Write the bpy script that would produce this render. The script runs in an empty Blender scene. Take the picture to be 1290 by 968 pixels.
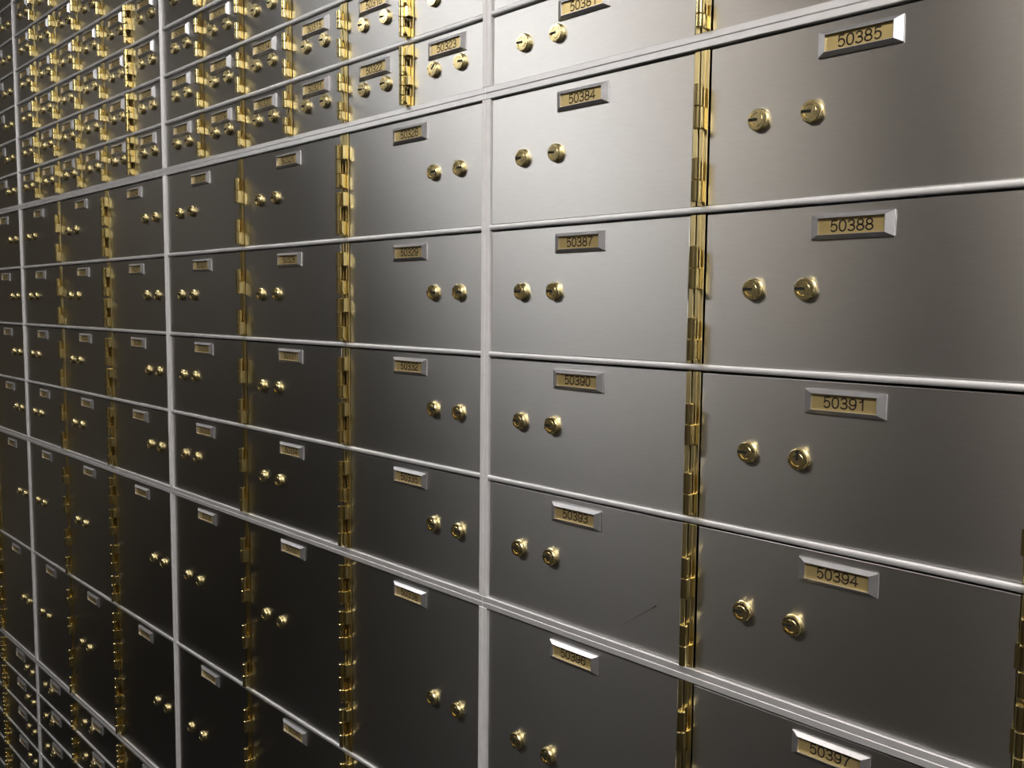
import bpy, math, random
from mathutils import Matrix, Vector
random.seed(7)
IN = 0.0254                      # everything is laid out in inches, 1 inch = 0.0254 m
ZF = 49.0                        # height of the main ledge (v = 0) above the floor, inches
S = bpy.context.scene
COL = S.collection

# ------------------------------------------------------------------ camera
CU, CD, CV = 26.237, 24.124, 12.018
yaw, pitch, roll = -0.79575, -0.085088, 0.009613
def cam_axes():
    cy, sy, cp, sp = math.cos(yaw), math.sin(yaw), math.cos(pitch), math.sin(pitch)
    f = Vector((sy*cp, cy*cp, sp)); r0 = Vector((cy, -sy, 0)); u0 = r0.cross(f)
    r = math.cos(roll)*r0 + math.sin(roll)*u0
    u = -math.sin(roll)*r0 + math.cos(roll)*u0
    return r, u, f
r_, u_, f_ = cam_axes()
cd = bpy.data.cameras.new('camera'); cam = bpy.data.objects.new('camera', cd); COL.objects.link(cam)
cd.sensor_fit = 'HORIZONTAL'; cd.sensor_width = 36.0; cd.lens = 1120.0*36.0/1290.0
cd.clip_start = 0.01; cd.clip_end = 50
m = Matrix((( r_.x, u_.x, -f_.x, CU*IN), (r_.y, u_.y, -f_.y, -CD*IN), (r_.z, u_.z, -f_.z, (CV+ZF)*IN), (0,0,0,1)))
cam.matrix_world = m
S.camera = cam

# ------------------------------------------------------------------ world, exposure
w = bpy.data.worlds.new('world'); S.world = w; w.use_nodes = True
w.node_tree.nodes['Background'].inputs[0].default_value = (1, 0.95, 0.9, 1)
w.node_tree.nodes['Background'].inputs[1].default_value = 0.02
S.view_settings.view_transform = 'Standard'; S.view_settings.look = 'None'
S.view_settings.gamma = 1.0; S.view_settings.use_curve_mapping = False
S.view_settings.exposure = 0.0

# room extents (inches): x along the wall, n = distance out from the box wall
RX0, RX1, RN, RH = -168.0, 150.0, 66.0, 102.0
LAMP_N = 43.0
# ceiling fittings in a row over the aisle, the last an added one: x from, x to, strength, tube colour, label
LAMPS = [(-68.0, -31.0, 16.0, (1.0, 0.985, 0.97), 'long cool white ceiling light over the middle of the aisle'),
         (-29.0, -12.5, 8.0, (1.0, 0.90, 0.79), 'short warm ceiling light next to the long cool white one'),
         (5.0, 19.0, 10.0, (1.0, 0.90, 0.80), 'short warm ceiling light before the bright near one'),
         (21.0, 80.0, 25.0, (1.0, 0.96, 0.92), 'long bright ceiling light over the near end of the aisle'),
         (-162.0, -108.0, 1.7, (1.0, 0.92, 0.82), 'unseen dim light added at the far end to lift the left doors')]  # unseen lamp, added so the left doors mirror some light

# ------------------------------------------------------------------ helpers
def tag(o, label=None, cat=None, group=None, kind=None):
    if label: o['label'] = label
    if cat: o['category'] = cat
    if group: o['group'] = group
    if kind: o['kind'] = kind
    return o
def mat(name, color=(0.8,0.8,0.8), rough=0.5, metal=0.0, emit=None, aniso=0.0):
    mt = bpy.data.materials.new(name); mt.use_nodes = True
    b = mt.node_tree.nodes['Principled BSDF']
    b.inputs['Base Color'].default_value = (*color, 1)
    b.inputs['Roughness'].default_value = rough; b.inputs['Metallic'].default_value = metal
    if aniso: b.inputs['Anisotropic'].default_value = aniso
    if emit:
        b.inputs['Emission Color'].default_value = (*emit[:3], 1); b.inputs['Emission Strength'].default_value = emit[3]
    return mt
def grain(mt, scale, lo, hi, stretch=(1,1,1), rough=None, bump=0.0):
    """procedural grain: multiplies base colour and (optionally) drives roughness and bump"""
    nt = mt.node_tree; b = nt.nodes['Principled BSDF']
    geo = nt.nodes.new('ShaderNodeNewGeometry')
    mp = nt.nodes.new('ShaderNodeMapping'); mp.inputs['Scale'].default_value = stretch
    nt.links.new(geo.outputs['Position'], mp.inputs['Vector'])
    nz = nt.nodes.new('ShaderNodeTexNoise'); nz.inputs['Scale'].default_value = scale; nz.inputs['Detail'].default_value = 4
    nt.links.new(mp.outputs[0], nz.inputs['Vector'])
    mr = nt.nodes.new('ShaderNodeMapRange'); mr.inputs['From Min'].default_value = .3; mr.inputs['From Max'].default_value = .7
    mr.inputs['To Min'].default_value = lo; mr.inputs['To Max'].default_value = hi
    nt.links.new(nz.outputs['Fac'], mr.inputs['Value'])
    mx = nt.nodes.new('ShaderNodeMix'); mx.data_type = 'RGBA'; mx.blend_type = 'MULTIPLY'; mx.inputs['Factor'].default_value = 1
    mx.inputs[6].default_value = b.inputs['Base Color'].default_value
    nt.links.new(mr.outputs[0], mx.inputs[7]); nt.links.new(mx.outputs[2], b.inputs['Base Color'])
    if rough:
        m2 = nt.nodes.new('ShaderNodeMapRange'); m2.inputs['From Min'].default_value = .3; m2.inputs['From Max'].default_value = .7
        m2.inputs['To Min'].default_value = rough[0]; m2.inputs['To Max'].default_value = rough[1]
        nt.links.new(nz.outputs['Fac'], m2.inputs['Value']); nt.links.new(m2.outputs[0], b.inputs['Roughness'])
    if bump:
        bp = nt.nodes.new('ShaderNodeBump'); bp.inputs['Strength'].default_value = bump; bp.inputs['Distance'].default_value = 0.0003
        nt.links.new(nz.outputs['Fac'], bp.inputs['Height']); nt.links.new(bp.outputs[0], b.inputs['Normal'])
    return mt

M_STEEL = mat('brushed_steel', (0.62, 0.61, 0.595), 0.42, 1.0, aniso=0.85)
grain(M_STEEL, 75, 0.955, 1.035, (1, 1, 26), rough=(0.31, 0.345))
def brush(mt, rough, aniso, soft=0.0):
    """brushed sheet metal: Beckmann gloss, wide across the horizontal grain (U of the UV map runs up the door)"""
    nt = mt.node_tree; b = nt.nodes['Principled BSDF']; out = nt.nodes['Material Output']
    tn = nt.nodes.new('ShaderNodeTangent'); tn.direction_type = 'UV_MAP'; tn.uv_map = 'UVMap'
    lobes = []
    for r in (rough, rough*1.36):
        g = nt.nodes.new('ShaderNodeBsdfAnisotropic'); g.distribution = 'BECKMANN'
        g.inputs['Roughness'].default_value = r; g.inputs['Anisotropy'].default_value = -aniso
        nt.links.new(tn.outputs[0], g.inputs['Tangent'])
        nt.links.new(b.inputs['Base Color'].links[0].from_socket, g.inputs['Color']); lobes.append(g)
    mx = nt.nodes.new('ShaderNodeMixShader'); mx.inputs[0].default_value = 0.15
    nt.links.new(lobes[0].outputs[0], mx.inputs[1]); nt.links.new(lobes[1].outputs[0], mx.inputs[2])
    last = mx
    if soft:        # satin anodising: part of the light is scattered
        df = nt.nodes.new('ShaderNodeBsdfDiffuse'); nt.links.new(b.inputs['Base Color'].links[0].from_socket, df.inputs['Color'])
        last = nt.nodes.new('ShaderNodeMixShader'); last.inputs[0].default_value = soft
        nt.links.new(mx.outputs[0], last.inputs[1]); nt.links.new(df.outputs[0], last.inputs[2])
    nt.links.new(last.outputs[0], out.inputs['Surface']); nt.nodes.remove(b)
brush(M_STEEL, 0.41, 0.5)
M_ALU = grain(mat('satin_aluminium', (0.93, 0.925, 0.94), 0.5, 1.0), 70, 0.95, 1.03)      # extruded rails, drawn lengthways
brush(M_ALU, 0.53, 0.2, 0.28)
M_ALU_UP = grain(mat('satin_aluminium_upright', (0.95, 0.94, 0.95), 0.5, 1.0), 70, 0.95, 1.03)
brush(M_ALU_UP, 0.68, -0.32, 0.58)
M_PLATE = grain(mat('number_frame_aluminium', (0.74, 0.74, 0.77), 0.36, 0.9), 120, 0.92, 1.05)
M_BRASS = grain(mat('polished_brass', (0.80, 0.66, 0.31), 0.21, 1.0), 60, 0.95, 1.03, (1, 1, 1))
M_LEAF = grain(mat('brushed_brass_leaf', (0.66, 0.55, 0.28), 0.34, 1.0), 60, 0.93, 1.04, (1, 1, .3))
brush(M_LEAF, 0.40, 0.4)
M_LOCK = grain(mat('lock_brass', (0.90, 0.76, 0.40), 0.28, 1.0), 200, 0.95, 1.03, rough=(0.25, 0.31))
M_CARD = mat('gold_card', (0.58, 0.45, 0.20), 0.38, 0.7)
M_INK = mat('dark_brown_ink', (0.02, 0.010, 0.004), 0.8)
M_HOLE = mat('keyway_black', (0.008, 0.007, 0.005), 0.9)
M_BACK = mat('dark_steel_backing', (0.03, 0.03, 0.03), 0.7)
M_SCRATCH = mat('scratch_mark', (0.05, 0.045, 0.04), 0.7)
M_WALL = grain(mat('painted_wall', (0.07, 0.06, 0.048), 0.75), 6, 0.95, 1.04)
M_END = grain(mat('painted_end_wall', (0.30, 0.27, 0.22), 0.75), 6, 0.95, 1.04)
M_FLOOR = grain(mat('dark_carpet', (0.015, 0.0135, 0.012), 0.95), 90, 0.7, 1.2)
M_CEIL = grain(mat('ceiling_paint', (0.35, 0.33, 0.30), 0.9), 8, 0.96, 1.03)
M_DARK = mat('dark_slab_paint', (0.035, 0.032, 0.03), 0.6)
M_WHITE = mat('lamp_housing', (0.8, 0.8, 0.8), 0.5)

class MB:
    def __init__(self): self.v = []; self.f = []; self.sm = []
    def face(self, *idx, smooth=False): self.f.append(idx); self.sm.append(smooth)
    def box(self, x0, x1, y0, y1, z0, z1, c=0.0):
        """box; c = chamfer of the front (-y) edges"""
        n = len(self.v)
        self.v += [(x0,y1,z0),(x1,y1,z0),(x1,y1,z1),(x0,y1,z1)]
        if c:
            self.v += [(x0,y0+c,z0),(x1,y0+c,z0),(x1,y0+c,z1),(x0,y0+c,z1)]
            self.v += [(x0+c,y0,z0+c),(x1-c,y0,z0+c),(x1-c,y0,z1-c),(x0+c,y0,z1-c)]
            rings = [n, n+4, n+8]
        else:
            self.v += [(x0,y0,z0),(x1,y0,z0),(x1,y0,z1),(x0,y0,z1)]
            rings = [n, n+4]
        for a, b in zip(rings, rings[1:]):
            for i in range(4):
                j = (i+1) % 4; self.face(a+i, b+i, b+j, a+j)
        l = rings[-1]; self.face(l, l+1, l+2, l+3); self.face(n+3, n+2, n+1, n)
        return self
    def prism(self, pts, z0, z1, smooth=False):
        """vertical prism over an (x,y) outline, anticlockwise seen from above"""
        n = len(self.v); k = len(pts); ring = [(x,y,z0) for x,y in pts] + [(x,y,z1) for x,y in pts]
        self.v += ring + ring if smooth else ring
        for i in range(k):
            j = (i+1) % k; self.face(n+i, n+j, n+k+j, n+k+i, smooth=smooth)
        c = n+2*k if smooth else n
        self.face(*range(c+k, c+2*k)); self.face(*reversed(range(c, c+k)))
        return self
    def lathe_y(self, prof, seg=20, cx=0, cz=0):
        """rings (radius, y) round the y axis; first ring at the back, last closed in front"""
        def ring(r, y):
            n = len(self.v)
            self.v += [(cx+r*math.cos(2*math.pi*i/seg), y, cz+r*math.sin(2*math.pi*i/seg)) for i in range(seg)]
            return n
        for (ra, ya), (rb, yb) in zip(prof, prof[1:]):      # every band has its own rings: round but with crisp edges
            a, b = ring(ra, ya), ring(rb, yb)
            for i in range(seg):
                j = (i+1) % seg; self.face(a+i, b+i, b+j, a+j, smooth=True)
        l = ring(*prof[-1]); self.face(*[l+i for i in range(seg)])
        return self
    def mesh(self, name, mt, uv=False):
        me = bpy.data.meshes.new(name)
        me.from_pydata([(x*IN, y*IN, z*IN) for x,y,z in self.v], [], self.f); me.materials.append(mt)
        if any(self.sm): me.polygons.foreach_set('use_smooth', self.sm)
        if uv:      # the U axis runs up the door so the highlight smears vertically across the horizontal brushing
            l = me.uv_layers.new(name='UVMap')
            for lp in me.loops:
                c = me.vertices[lp.vertex_index].co; l.data[lp.index].uv = (c.z, -c.x + 0.5*c.y)
        me.update(); return me
def link(name, me, parent=None, loc=(0,0,0), rot=(0,0,0)):
    o = bpy.data.objects.new(name, me); COL.objects.link(o)
    o.parent = parent; o.location = [c*IN for c in loc]; o.rotation_euler = rot
    return o
def struct(name, mb, mt): return tag(link(name, mb.mesh(name, mt)), kind='structure')

# ------------------------------------------------------------------ room shell
TOP = RH - ZF                                          # ceiling height in v
# world z = v + ZF ; big shapes are written straight in (x, -n, z)
struct('floor', MB().box(RX0-4, RX1+4, -RN-4, 4, -3, 0), M_FLOOR)
struct('ceiling', MB().box(RX0-4, RX1+4, -RN-4, 4, RH, RH+3), M_CEIL)
struct('wall_back', MB().box(RX0-4, RX1+4, 1.3, 4, 0, RH), M_BACK)
struct('wall_front', MB().box(RX0-4, RX1+4, -RN-4, -RN, 0, RH), M_WALL)
struct('wall_left', MB().box(RX0-4, RX0, -RN, 1.3, 0, RH), M_END)
struct('wall_right', MB().box(RX1, RX1+4, -RN, 1.3, 0, RH), M_END)
d = struct('added_dark_slab', MB().box(-18, -4, -RN, -RN+1.5, 0, 84, 0.2), M_DARK)  # unseen dark slab added to give the dark band reflected in the right-hand doors

# ------------------------------------------------------------------ ceiling lamps
def ceiling_lamp(xa, xb, e, c, label):
    t = bpy.data.objects.new('ceiling_light', None); COL.objects.link(t)
    t.location = ((xa+xb)/2*IN, -LAMP_N*IN, RH*IN); tag(t, label, 'light', 'ceiling lights over the aisle')
    L, Wd = (xb-xa)/2, 6.5
    h = MB()
    h.box(-L-.8, L+.8, -Wd-1, -Wd, -3.0, 0); h.box(-L-.8, L+.8, Wd, Wd+1, -3.0, 0)
    h.box(-L-.8, -L, -Wd, Wd, -3.0, 0); h.box(L, L+.8, -Wd, Wd, -3.0, 0); h.box(-L, L, -Wd, Wd, -0.4, 0)
    link('lamp_housing', h.mesh('lamp_housing', M_WHITE), t)
    link('lamp_diffuser', MB().box(-L, L, -Wd, Wd, -2.6, -2.2).mesh('lamp_diffuser', mat('lamp_diffuser', (0.9, 0.9, 0.9), 0.5, emit=(*c, e))), t)
for a in LAMPS: ceiling_lamp(*a)

# ------------------------------------------------------------------ layout of the box wall
# horizontal ledges (v, inches) of each nest of boxes
UP   = [20.39, 23.38, 26.25, 29.11, 31.96, 34.80, 37.66, 40.6]
MID  = [0.0, 5.19, 10.19, 15.18, 20.39]
TALL = [-20.48, -10.22, 0.0]
LOW  = [-40.7, -37.8, -34.94, -32.08, -29.22, -26.36, -23.5, -20.48]
C3, C6 = [9.90, 20.06], [5.25, 10.17, 15.12, 20.06, 25.0]
NESTS = []       # (module index, kind, levels, columns)
for k in range(4):
    NESTS += [(k, 'up', UP, C6 if k in (1, 2) else C3), (k, 'mid', MID, C3), (k, 'tall', TALL, C3), (k, 'low', LOW, C3)]
X0 = [-90.0, -60.0, -30.0, 0.0]
PW = 0.235        # post / ledge half of a double bar
TH = 0.10         # half thickness of a thin shelf
DOORY = 0.10      # door face sits this far behind the bar faces
PLACE = ['left of the left post', 'between the left and middle posts', 'between the middle and right posts', 'right of the right post']
NESTNAME = {'up': 'small boxes above the upper thick ledge', 'mid': 'medium boxes between the two thick ledges',
            'tall': 'tall boxes under the lower thick ledge', 'low': 'low boxes near the floor'}
bar_cache = {}
def bar(w, h, ch=0.02):
    k = (round(w,3), round(h,3))
    if k not in bar_cache: bar_cache[k] = MB().box(0, w, 0, 1.3, 0, h, ch).mesh('bar', M_ALU_UP if h > w else M_ALU, uv=True)
    return bar_cache[k]
def shelf(w):
    """thin shelf bar with a half-round nose"""
    if ('s', round(w,3)) in bar_cache: return bar_cache[('s', round(w,3))]
    mb = MB(); r = TH; k = 7
    nose = [(0.04-0.04*math.sin(a), r+r*math.cos(a)) for a in [math.pi*i/k for i in range(k+1)]]      # (y, z) from top to bottom
    n = len(mb.v)
    for y, z in nose: mb.v += [(0, y, z), (w, y, z)]
    for i in range(k): mb.face(n+2*i, n+2*i+2, n+2*i+3, n+2*i+1, smooth=True)
    n = len(mb.v); mb.v += [(0, 0.04, 2*r), (w, 0.04, 2*r), (w, 1.3, 2*r), (0, 1.3, 2*r), (0, 0.04, 0), (w, 0.04, 0), (w, 1.3, 0), (0, 1.3, 0)]
    mb.face(n, n+1, n+2, n+3); mb.face(n+4, n+7, n+6, n+5); mb.face(n+3, n+2, n+6, n+7)
    for x in (0, w):
        n = len(mb.v); mb.v += [(x, y, z) for y, z in nose] + [(x, 1.3, 0), (x, 1.3, 2*r)]
        mb.face(*(range(n, n+k+3) if x == 0 else reversed(range(n, n+k+3))))
    me = mb.mesh('shelf_bar', M_ALU, uv=True)
    bar_cache[('s', round(w,3))] = me; return me
for k, kind, lv, cs in NESTS:
    t = bpy.data.objects.new('nest_frame', None); COL.objects.link(t)
    t.location = ((X0[k]+15)*IN, 0, (lv[0]+ZF)*IN)
    tag(t, 'aluminium frame of %s, %s' % (NESTNAME[kind], PLACE[k]), 'frame', 'aluminium frames around the nests of boxes')
    H = lv[-1]-lv[0]; g = 0.008
    link('bottom_rail', bar(30-2*g, PW-g), t, (-15+g, 0, g)); link('top_rail', bar(30-2*g, PW-g), t, (-15+g, 0, H-PW))
    link('side_rail', bar(PW-g, H-2*PW-0.01), t, (-15+g, 0.004, PW+0.005)); link('side_rail', bar(PW-g, H-2*PW-0.01), t, (15-PW, 0.004, PW+0.005))
    for z in lv[1:-1]: link('shelf_bar', shelf(30-2*PW-0.01), t, (-15+PW+0.005, 0.012, z-lv[0]-TH))

# ------------------------------------------------------------------ parts shared by the boxes
# numerals drawn as strokes (plain grotesque figures): every figure is a list of (centre line, closed)
def arc(cx, cy, rx, ry, a0, a1, n=14):
    return [(cx+rx*math.cos(math.radians(a0+(a1-a0)*i/n)), cy+ry*math.sin(math.radians(a0+(a1-a0)*i/n))) for i in range(n+1)]
def oval(cx, cy, rx, ry, n=22, p=0.88):
    out = []
    for i in range(n):
        c, s_ = math.cos(2*math.pi*i/n), math.sin(2*math.pi*i/n)
        out.append((cx+rx*math.copysign(abs(c)**p, c), cy+ry*math.copysign(abs(s_)**p, s_)))
    return out
SIX = [(oval(.31, .31, .27, .31, p=1), True), (arc(.34, .5, .30, .5, 180, 28), False)]
FIG = {'0': [(oval(.31, .5, .27, .5), True)],
       '1': [([(.40, 0), (.40, 1)], False), ([(.13, .74), (.25, .77), (.34, .86), (.38, .99)], False)],
       '2': [(arc(.31, .70, .27, .30, 175, -28, 12) + [(.36, .40), (.16, .24), (.05, .10), (.035, 0), (.59, 0)], False)],
       '3': [(arc(.30, .755, .235, .245, 165, -90, 12) + arc(.29, .26, .285, .26, 88, -148, 14), False), ([(.22, .515), (.32, .515)], False)],
       '4': [([(.45, 0), (.45, .98), (.02, .27), (.62, .27)], False)],
       '5': [([(.54, 1), (.15, 1), (.08, .47)] + arc(.305, .33, .27, .33, 128, -140, 16), False)],
       '6': SIX, '9': [([(.62-x, 1-y) for x, y in l], c) for l, c in SIX],
       '7': [([(.03, 1), (.59, 1), (.42, .70), (.29, .38), (.22, 0)], False)],
       '8': [(oval(.31, .755, .225, .245, p=1), True), (oval(.31, .255, .28, .255, p=1), True)]}
def numerals(txt, H=0.345, adv=0.254, st=0.046):
    mb = MB()
    for i, ch in enumerate(txt):
        for line, closed in FIG[ch]:
            P = [Vector(((i-2)*adv + (x-.31)*H, (y-.5)*(H-st))) for x, y in line]; k = len(P); n = len(mb.v)
            for q, p in enumerate(P):
                a = P[q-1] if (q > 0 or closed) else None; c = P[(q+1) % k] if (q < k-1 or closed) else None
                d0 = (p-a).normalized() if a is not None else None; d1 = (c-p).normalized() if c is not None else None
                d0 = d0 or d1; d1 = d1 or d0
                t_ = d0+d1; t_ = t_.normalized() if t_.length > .2 else d1
                nr = Vector((-t_.y, t_.x)); m_ = st/2/max(.45, nr.dot(Vector((-d0.y, d0.x))))
                e = -st/2 if (a is None) else (st/2 if c is None else 0)
                pp = p + t_*e*(0.6)
                for sg in (-1, 1): z = pp+nr*m_*sg; mb.v.append((z.x, 0, z.y))
            for q in range(k if closed else k-1):
                a, b = n+2*q, n+2*((q+1) % k); mb.face(a, b, b+1, a+1)
    return mb.mesh('numerals', M_INK)
def holder_mesh():
    """bevelled picture-frame round the number card: outer foot, raised rim, inner step down"""
    mb = MB(); W, H = 1.19, 0.355; bw, bh = 0.235, 0.125; pr = -0.15
    rings = [(W, H, 0.0), (W, H, -0.05), (W-bw+0.015, H-bh+0.012, pr), (W-bw, H-bh, pr), (W-bw, H-bh, -0.03)]
    for w_, h_, y in rings: mb.v += [(-w_,y,-h_), (w_,y,-h_), (w_,y,h_), (-w_,y,h_)]
    for r in range(len(rings)-1):
        for i in range(4):
            j = (i+1) % 4; a, b = r*4, r*4+4; mb.face(a+i, b+i, b+j, a+j)
    return mb.mesh('number_holder', M_PLATE)
ME_HOLDER = holder_mesh()
ME_CARD = MB().box(-0.96, 0.96, -0.06, -0.01, -0.235, 0.235).mesh('number_card', M_CARD)
ME_LOCK = MB().lathe_y([(0.335, 0), (0.335, -0.035), (0.315, -0.05), (0.315, -0.13), (0.295, -0.158), (0.205, -0.16), (0.198, -0.14)], 24).mesh('lock', M_LOCK)
ME_PLUG = MB().lathe_y([(0.19, -0.13), (0.19, -0.15), (0.18, -0.158)], 20).mesh('lock_plug', M_LOCK)
ME_KEY = MB().box(-0.275, 0.03, -0.1635, -0.13, -0.042, 0.042).mesh('keyway', M_HOLE)
def circ(cx, cy, r, a0, a1, n): return [(cx+r*math.cos(a0+(a1-a0)*i/n), cy+r*math.sin(a0+(a1-a0)*i/n)) for i in range(n+1)]
kn_cache = {}
def knuckle(h, side, cx=0.06, web=0.14, rnd=False):
    """barrel (axis 0.30 in front of the door) with a web running back on one side"""
    key = (h, side, cx, web, rnd)
    if key in kn_cache: return kn_cache[key]
    mb = MB(); r = 0.14; g = 0.006; bc = -0.29; c = 0.022
    seg = 18; rings = [(r-c, g), (r, g+c), (r, h-g-c), (r-c, h-g)]
    for (ra, za), (rb, zb) in zip(rings, rings[1:]):       # chamfered barrel
        n = len(mb.v)
        for q, z in ((ra, za), (rb, zb)): mb.v += [(cx+q*math.cos(2*math.pi*i/seg), bc+q*math.sin(2*math.pi*i/seg), z) for i in range(seg)]
        for i in range(seg):
            j = (i+1) % seg; mb.face(n+i, n+j, n+seg+j, n+seg+i, smooth=True)
    for q, z, up in ((r-c, h-g, 1), (r-c, g, 0)):
        n = len(mb.v); mb.v += [(cx+q*math.cos(2*math.pi*i/seg), bc+q*math.sin(2*math.pi*i/seg), z) for i in range(seg)]
        mb.face(*(range(n, n+seg) if up else reversed(range(n, n+seg))))
    if side > 0: x0, x1 = cx+0.03, cx+web
    else: x0, x1 = cx-web, cx-0.03
    # web outline in (y, z), outer lower corner rounded on the lowest knuckle, outer face chamfered all round
    R = 0.16
    def outline(o):
        lo, hi, fr = g+o, h-g-o, bc+o
        low = [(fr+R-R*math.sin(a), lo+R-R*math.cos(a)) for a in [math.pi/2*i/5 for i in range(6)]] if rnd else [(fr, lo)]
        return [(0.0, lo)] + low + [(fr, hi), (0.0, hi)]
    A, B = outline(0), outline(c); k = len(A)
    xo, xi = (x1, x0) if side > 0 else (x0, x1); xc = xo - c*side
    for (P, xa), (Q, xb) in (((A, xi), (A, xc)), ((A, xc), (B, xo))):
        n = len(mb.v); mb.v += [(xa, y, z) for y, z in P] + [(xb, y, z) for y, z in Q]
        for i in range(k):
            j = (i+1) % k; f = (n+j, n+i, n+k+i, n+k+j); mb.face(*(f if side > 0 else f[::-1]))
    n = len(mb.v); mb.v += [(xo, y, z) for y, z in B]
    mb.face(*(range(n+k-1, n-1, -1) if side > 0 else range(n, n+k)))
    kn_cache[key] = mb.mesh('hinge_knuckle', M_BRASS); return kn_cache[key]
cache = {}
def door_mesh(w_, h_):
    k = ('d', round(w_,2), round(h_,2))
    if k not in cache: cache[k] = MB().box(-w_/2, w_/2, 0, 0.4, 0, h_, 0.018).mesh('door_panel', M_STEEL, uv=True)
    return cache[k]
def leaf_mesh(x0, x1, h_, groove=False):
    k = ('l', round(x0,3), round(x1,3), round(h_,2))
    if k not in cache:
        mb = MB()
        if groove:
            mid = x0+(x1-x0)*0.55
            mb.box(x0, mid-0.012, -0.03, 0.5, 0, h_, 0.012); mb.box(mid+0.012, x1, -0.02, 0.5, 0, h_, 0.012); mb.box(mid-0.012, mid+0.012, 0.0, 0.5, 0, h_)
        else: mb.box(x0, x1, -0.03, 0.5, 0, h_, 0.012)
        cache[k] = mb.mesh('hinge_leaf', M_LEAF, uv=True)
    return cache[k]
# hinge groups: height of each group's foot above the shelf, and the knuckle height
HG = {('s', 3): ([0.08, 1.38], 0.42), ('d', 3): ([0.03, 1.27], 0.41),
      ('s', 5): ([0.10, 2.36], 0.69), ('d', 5): ([0.10, 2.29], 0.67),
      ('s', 10): ([0.12, 2.42], 0.71), ('d', 10): ([0.22, 2.54], 0.66)}
HG[('s', 10)] = ([0.12, 2.42, 5.16, 7.52], 0.70); HG[('d', 10)] = ([0.22, 2.54, 5.22, 7.54], 0.66)

# ------------------------------------------------------------------ which boxes the photograph (with a margin) shows
def project(u, v):
    d = Vector((u-CU, CD, v-CV)); x, y, z = d.dot(r_), d.dot(u_), d.dot(f_)
    if z <= 1: return (9e9, 9e9)
    return 645+1120*x/z, 484-1120*y/z
def shown(u0, u1, v0, v1, mg=100):
    P = [project(u, v) for u in (u0, u1) for v in (v0, v1)]
    xs = [p[0] for p in P]; ys = [p[1] for p in P]
    return max(xs) > -mg and min(xs) < 1290+mg and max(ys) > -mg and min(ys) < 968+mg
ORD = ['first', 'second', 'third', 'fourth', 'fifth', 'sixth', 'seventh', 'eighth']
# number of the first (left) box in the row just above the upper thick ledge, and in the first row under it
BASE = {2: 324, 3: 384, 1: 252, 0: 171}
def number(k, kind, row, ncol, col):
    if kind == 'mid': n = BASE[k] + 3*row + col
    elif kind == 'tall': n = BASE[k] + 12 + 3*row + col
    elif kind == 'low': n = BASE[k] + 18 + 3*row + col
    else: n = BASE[k] - ncol*(row+1) + col
    return '50%03d' % n

def build_box(k, kind, row, ci, x0, x1, v0, v1, num, hinge, hp, lab, grp, size):
    """hinge: 's' single on the right, 'r' right side of the shared pair, 'l' left side of the shared pair"""
    ht = v1-v0; xc = (x0+x1)/2
    t = bpy.data.objects.new('safe_deposit_box', None); COL.objects.link(t)
    t.location = (xc*IN, DOORY*IN, (v0+ZF)*IN)
    tag(t, lab, 'deposit box', grp)
    d = link('door_panel', door_mesh(x1-x0, ht), t)
    d.rotation_euler = (math.radians(random.uniform(-.12, .12)), 0, math.radians(random.uniform(-.22, .22)))
    # number holder
    lx = 0.0; lv = ht-0.60 if size != 3 else ht-0.53
    hd = link('number_holder', ME_HOLDER, t, (lx, 0, lv))
    link('number_card', ME_CARD, hd); link('numerals', numerals(num), hd, (0, -0.0635, 0))
    # two locks
    if kind == 'up' and abs(x1-x0) < 6: lks = [-0.84, 0.84]; lv = ht/2-0.02
    elif ci == 2: lks = [x1-x0-3.02-(xc-x0), x1-x0-1.36-(xc-x0)]; lv = ht/2
    else: lks = [1.72-(xc-x0), 3.42-(xc-x0)]; lv = ht/2
    flip = hinge == 'l'
    for q, lx in enumerate(lks):
        lo = link('lock', ME_LOCK, t, (lx, 0, lv))
        pl = link('lock_plug', ME_PLUG, lo)
        a = math.pi if flip else 0.0
        if num == '50391' and q == 1: a = math.pi/2
        elif num == '50323' and q == 0: a = math.radians(135)
        else: a += random.uniform(-.08, .08)
        link('keyway', ME_KEY, lo, rot=(0, a, 0))
    # hinges
    hh = ht+0.02
    if hinge == 's':
        p = hp-xc
        groups, kh = HG[('s', size)]
        lf = link('hinge_leaf', leaf_mesh(-0.27, -0.085, hh), t, (p, 0, 0))
        fr = link('frame_leaf', leaf_mesh(-0.035, 0.27, hh, True), t, (p, 0, 0))
        for i, z in enumerate(groups):
            link('hinge_knuckle', knuckle(kh, 1, rnd=True), fr, (0, 0, z)); link('hinge_knuckle', knuckle(kh, -1), lf, (0, 0, z+kh))
    elif hinge == 'r':
        p = hp-xc
        groups, kh = HG[('d', size)]
        lf = link('hinge_leaf', leaf_mesh(-0.33, -0.14, hh), t, (p, 0, 0))
        fr = link('frame_leaf', leaf_mesh(-0.10, 0.12, hh), t, (p, 0, 0))
        for i, z in enumerate(groups):
            link('hinge_knuckle', knuckle(kh, 1, -0.12, 0.26, True), fr, (0, 0, z)); link('hinge_knuckle', knuckle(kh, -1, -0.12, 0.24), lf, (0, 0, z+kh))
    else:
        p = hp-xc
        groups, kh = HG[('d', size)]
        lf = link('hinge_leaf', leaf_mesh(0.16, 0.33, hh), t, (p, 0, 0))
        for i, z in enumerate(groups):
            link('hinge_knuckle', knuckle(kh, 1, -0.12, 0.38), lf, (0, 0, z+2*kh))
    return t

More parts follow.
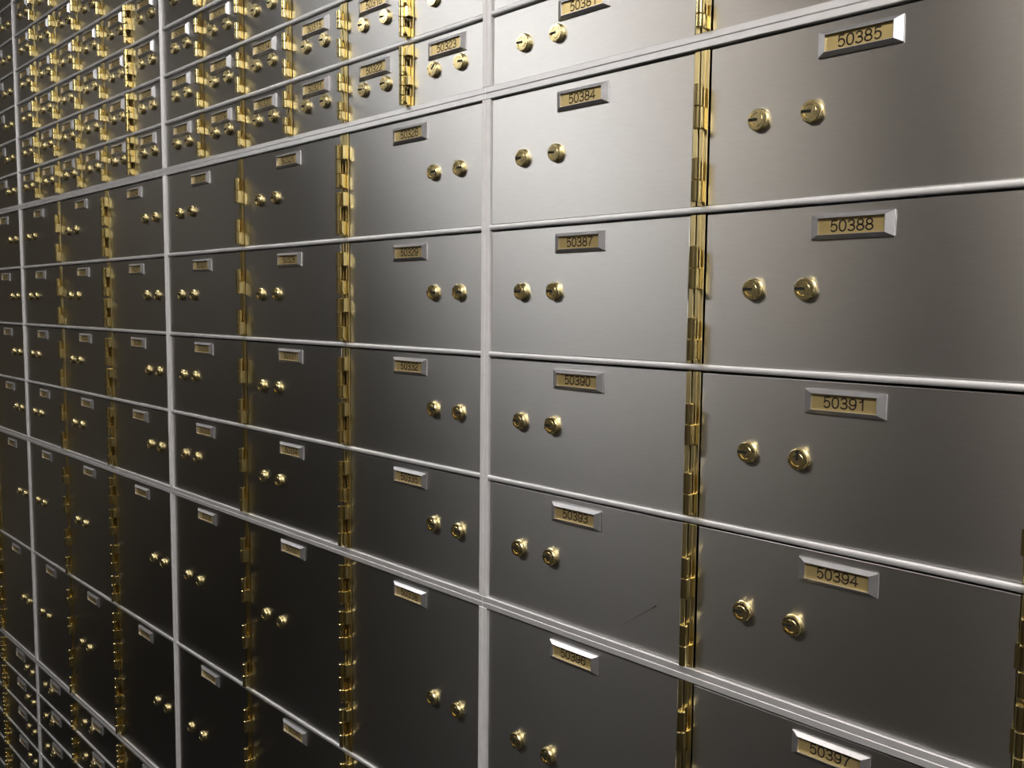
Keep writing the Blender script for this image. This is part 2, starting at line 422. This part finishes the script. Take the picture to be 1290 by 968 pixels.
for k, kind, lv, cs in NESTS:
    rows = len(lv)-1; ncol = len(cs)+1
    for row in range(rows):
        i = row if kind == 'up' else rows-1-row          # row 0 is the one next to the upper edge (next to the ledge for 'up')
        b = lv[i] + (PW if i == 0 else TH) + 0.015; tp = lv[i+1] - (PW if i == rows-1 else TH) - 0.07
        for ci in range(ncol):
            last = ci == ncol-1; pair = ci == ncol-2
            x0 = X0[k] + (PW+0.05 if ci == 0 else cs[ci-1] + (0.37 if last else 0.33))
            x1 = X0[k] + (30-PW-0.05 if last else cs[ci] - (0.36 if pair else 0.30))
            if not shown(x0, x1, b, tp): continue
            size = {'up': 3, 'low': 3, 'mid': 5, 'tall': 10}[kind]
            hinge = 'l' if last else ('r' if pair else 's')
            hp = X0[k] + (cs[ci-1] if last else cs[ci])
            num = number(k, kind, row, ncol, ci)
            sz = {'up': 'small', 'low': 'low wide', 'mid': 'medium', 'tall': 'tall'}[kind]
            rw = {'up': '%s row above the upper ledge' % ORD[row], 'low': '%s row near the floor' % ORD[row],
                  'mid': '%s row between the ledges' % ORD[row], 'tall': '%s row under the lower ledge' % ORD[row]}[kind]
            side = ORD[ci] + ' column after the right post' if k == 3 else '%s column before the right post' % ORD[ncol-1-ci]
            if k >= 2: lab = '%s box %s, %s, %s' % (sz, num, rw, side)
            else: lab = '%s steel box, %s, %s column %s' % (sz, rw, ORD[ci], 'after the left post' if k == 1 else 'of the far left bank')
            build_box(k, kind, row, ci, x0, x1, b, tp, num, hinge, hp, lab, '%s %s' % (NESTNAME[kind], PLACE[k]), size)

# dark scratch on the door numbered 50393
for o in list(COL.objects):
    if o.name.startswith('safe_deposit_box') and '50393' in o.get('label', ''):
        a, b = Vector((7.22, 0.92)), Vector((8.64, 1.97)); dr = (b-a).normalized(); nn = Vector((-dr.y, dr.x))*0.012
        ox, oz = o.location.x/IN, o.location.z/IN-ZF
        mb = MB()
        for t_, wd in ((0, .2), (.35, .5), (.85, 1.0), (1, 1.9)):
            p = a+(b-a)*t_; q = [(p-nn*wd), (p+nn*wd)]
            mb.v += [(c.x-ox, -0.012, c.y-oz) for c in q]
        for i in range(3): mb.face(2*i, 2*i+2, 2*i+3, 2*i+1)
        s_ = link('scratch', mb.mesh('scratch', M_SCRATCH), o)
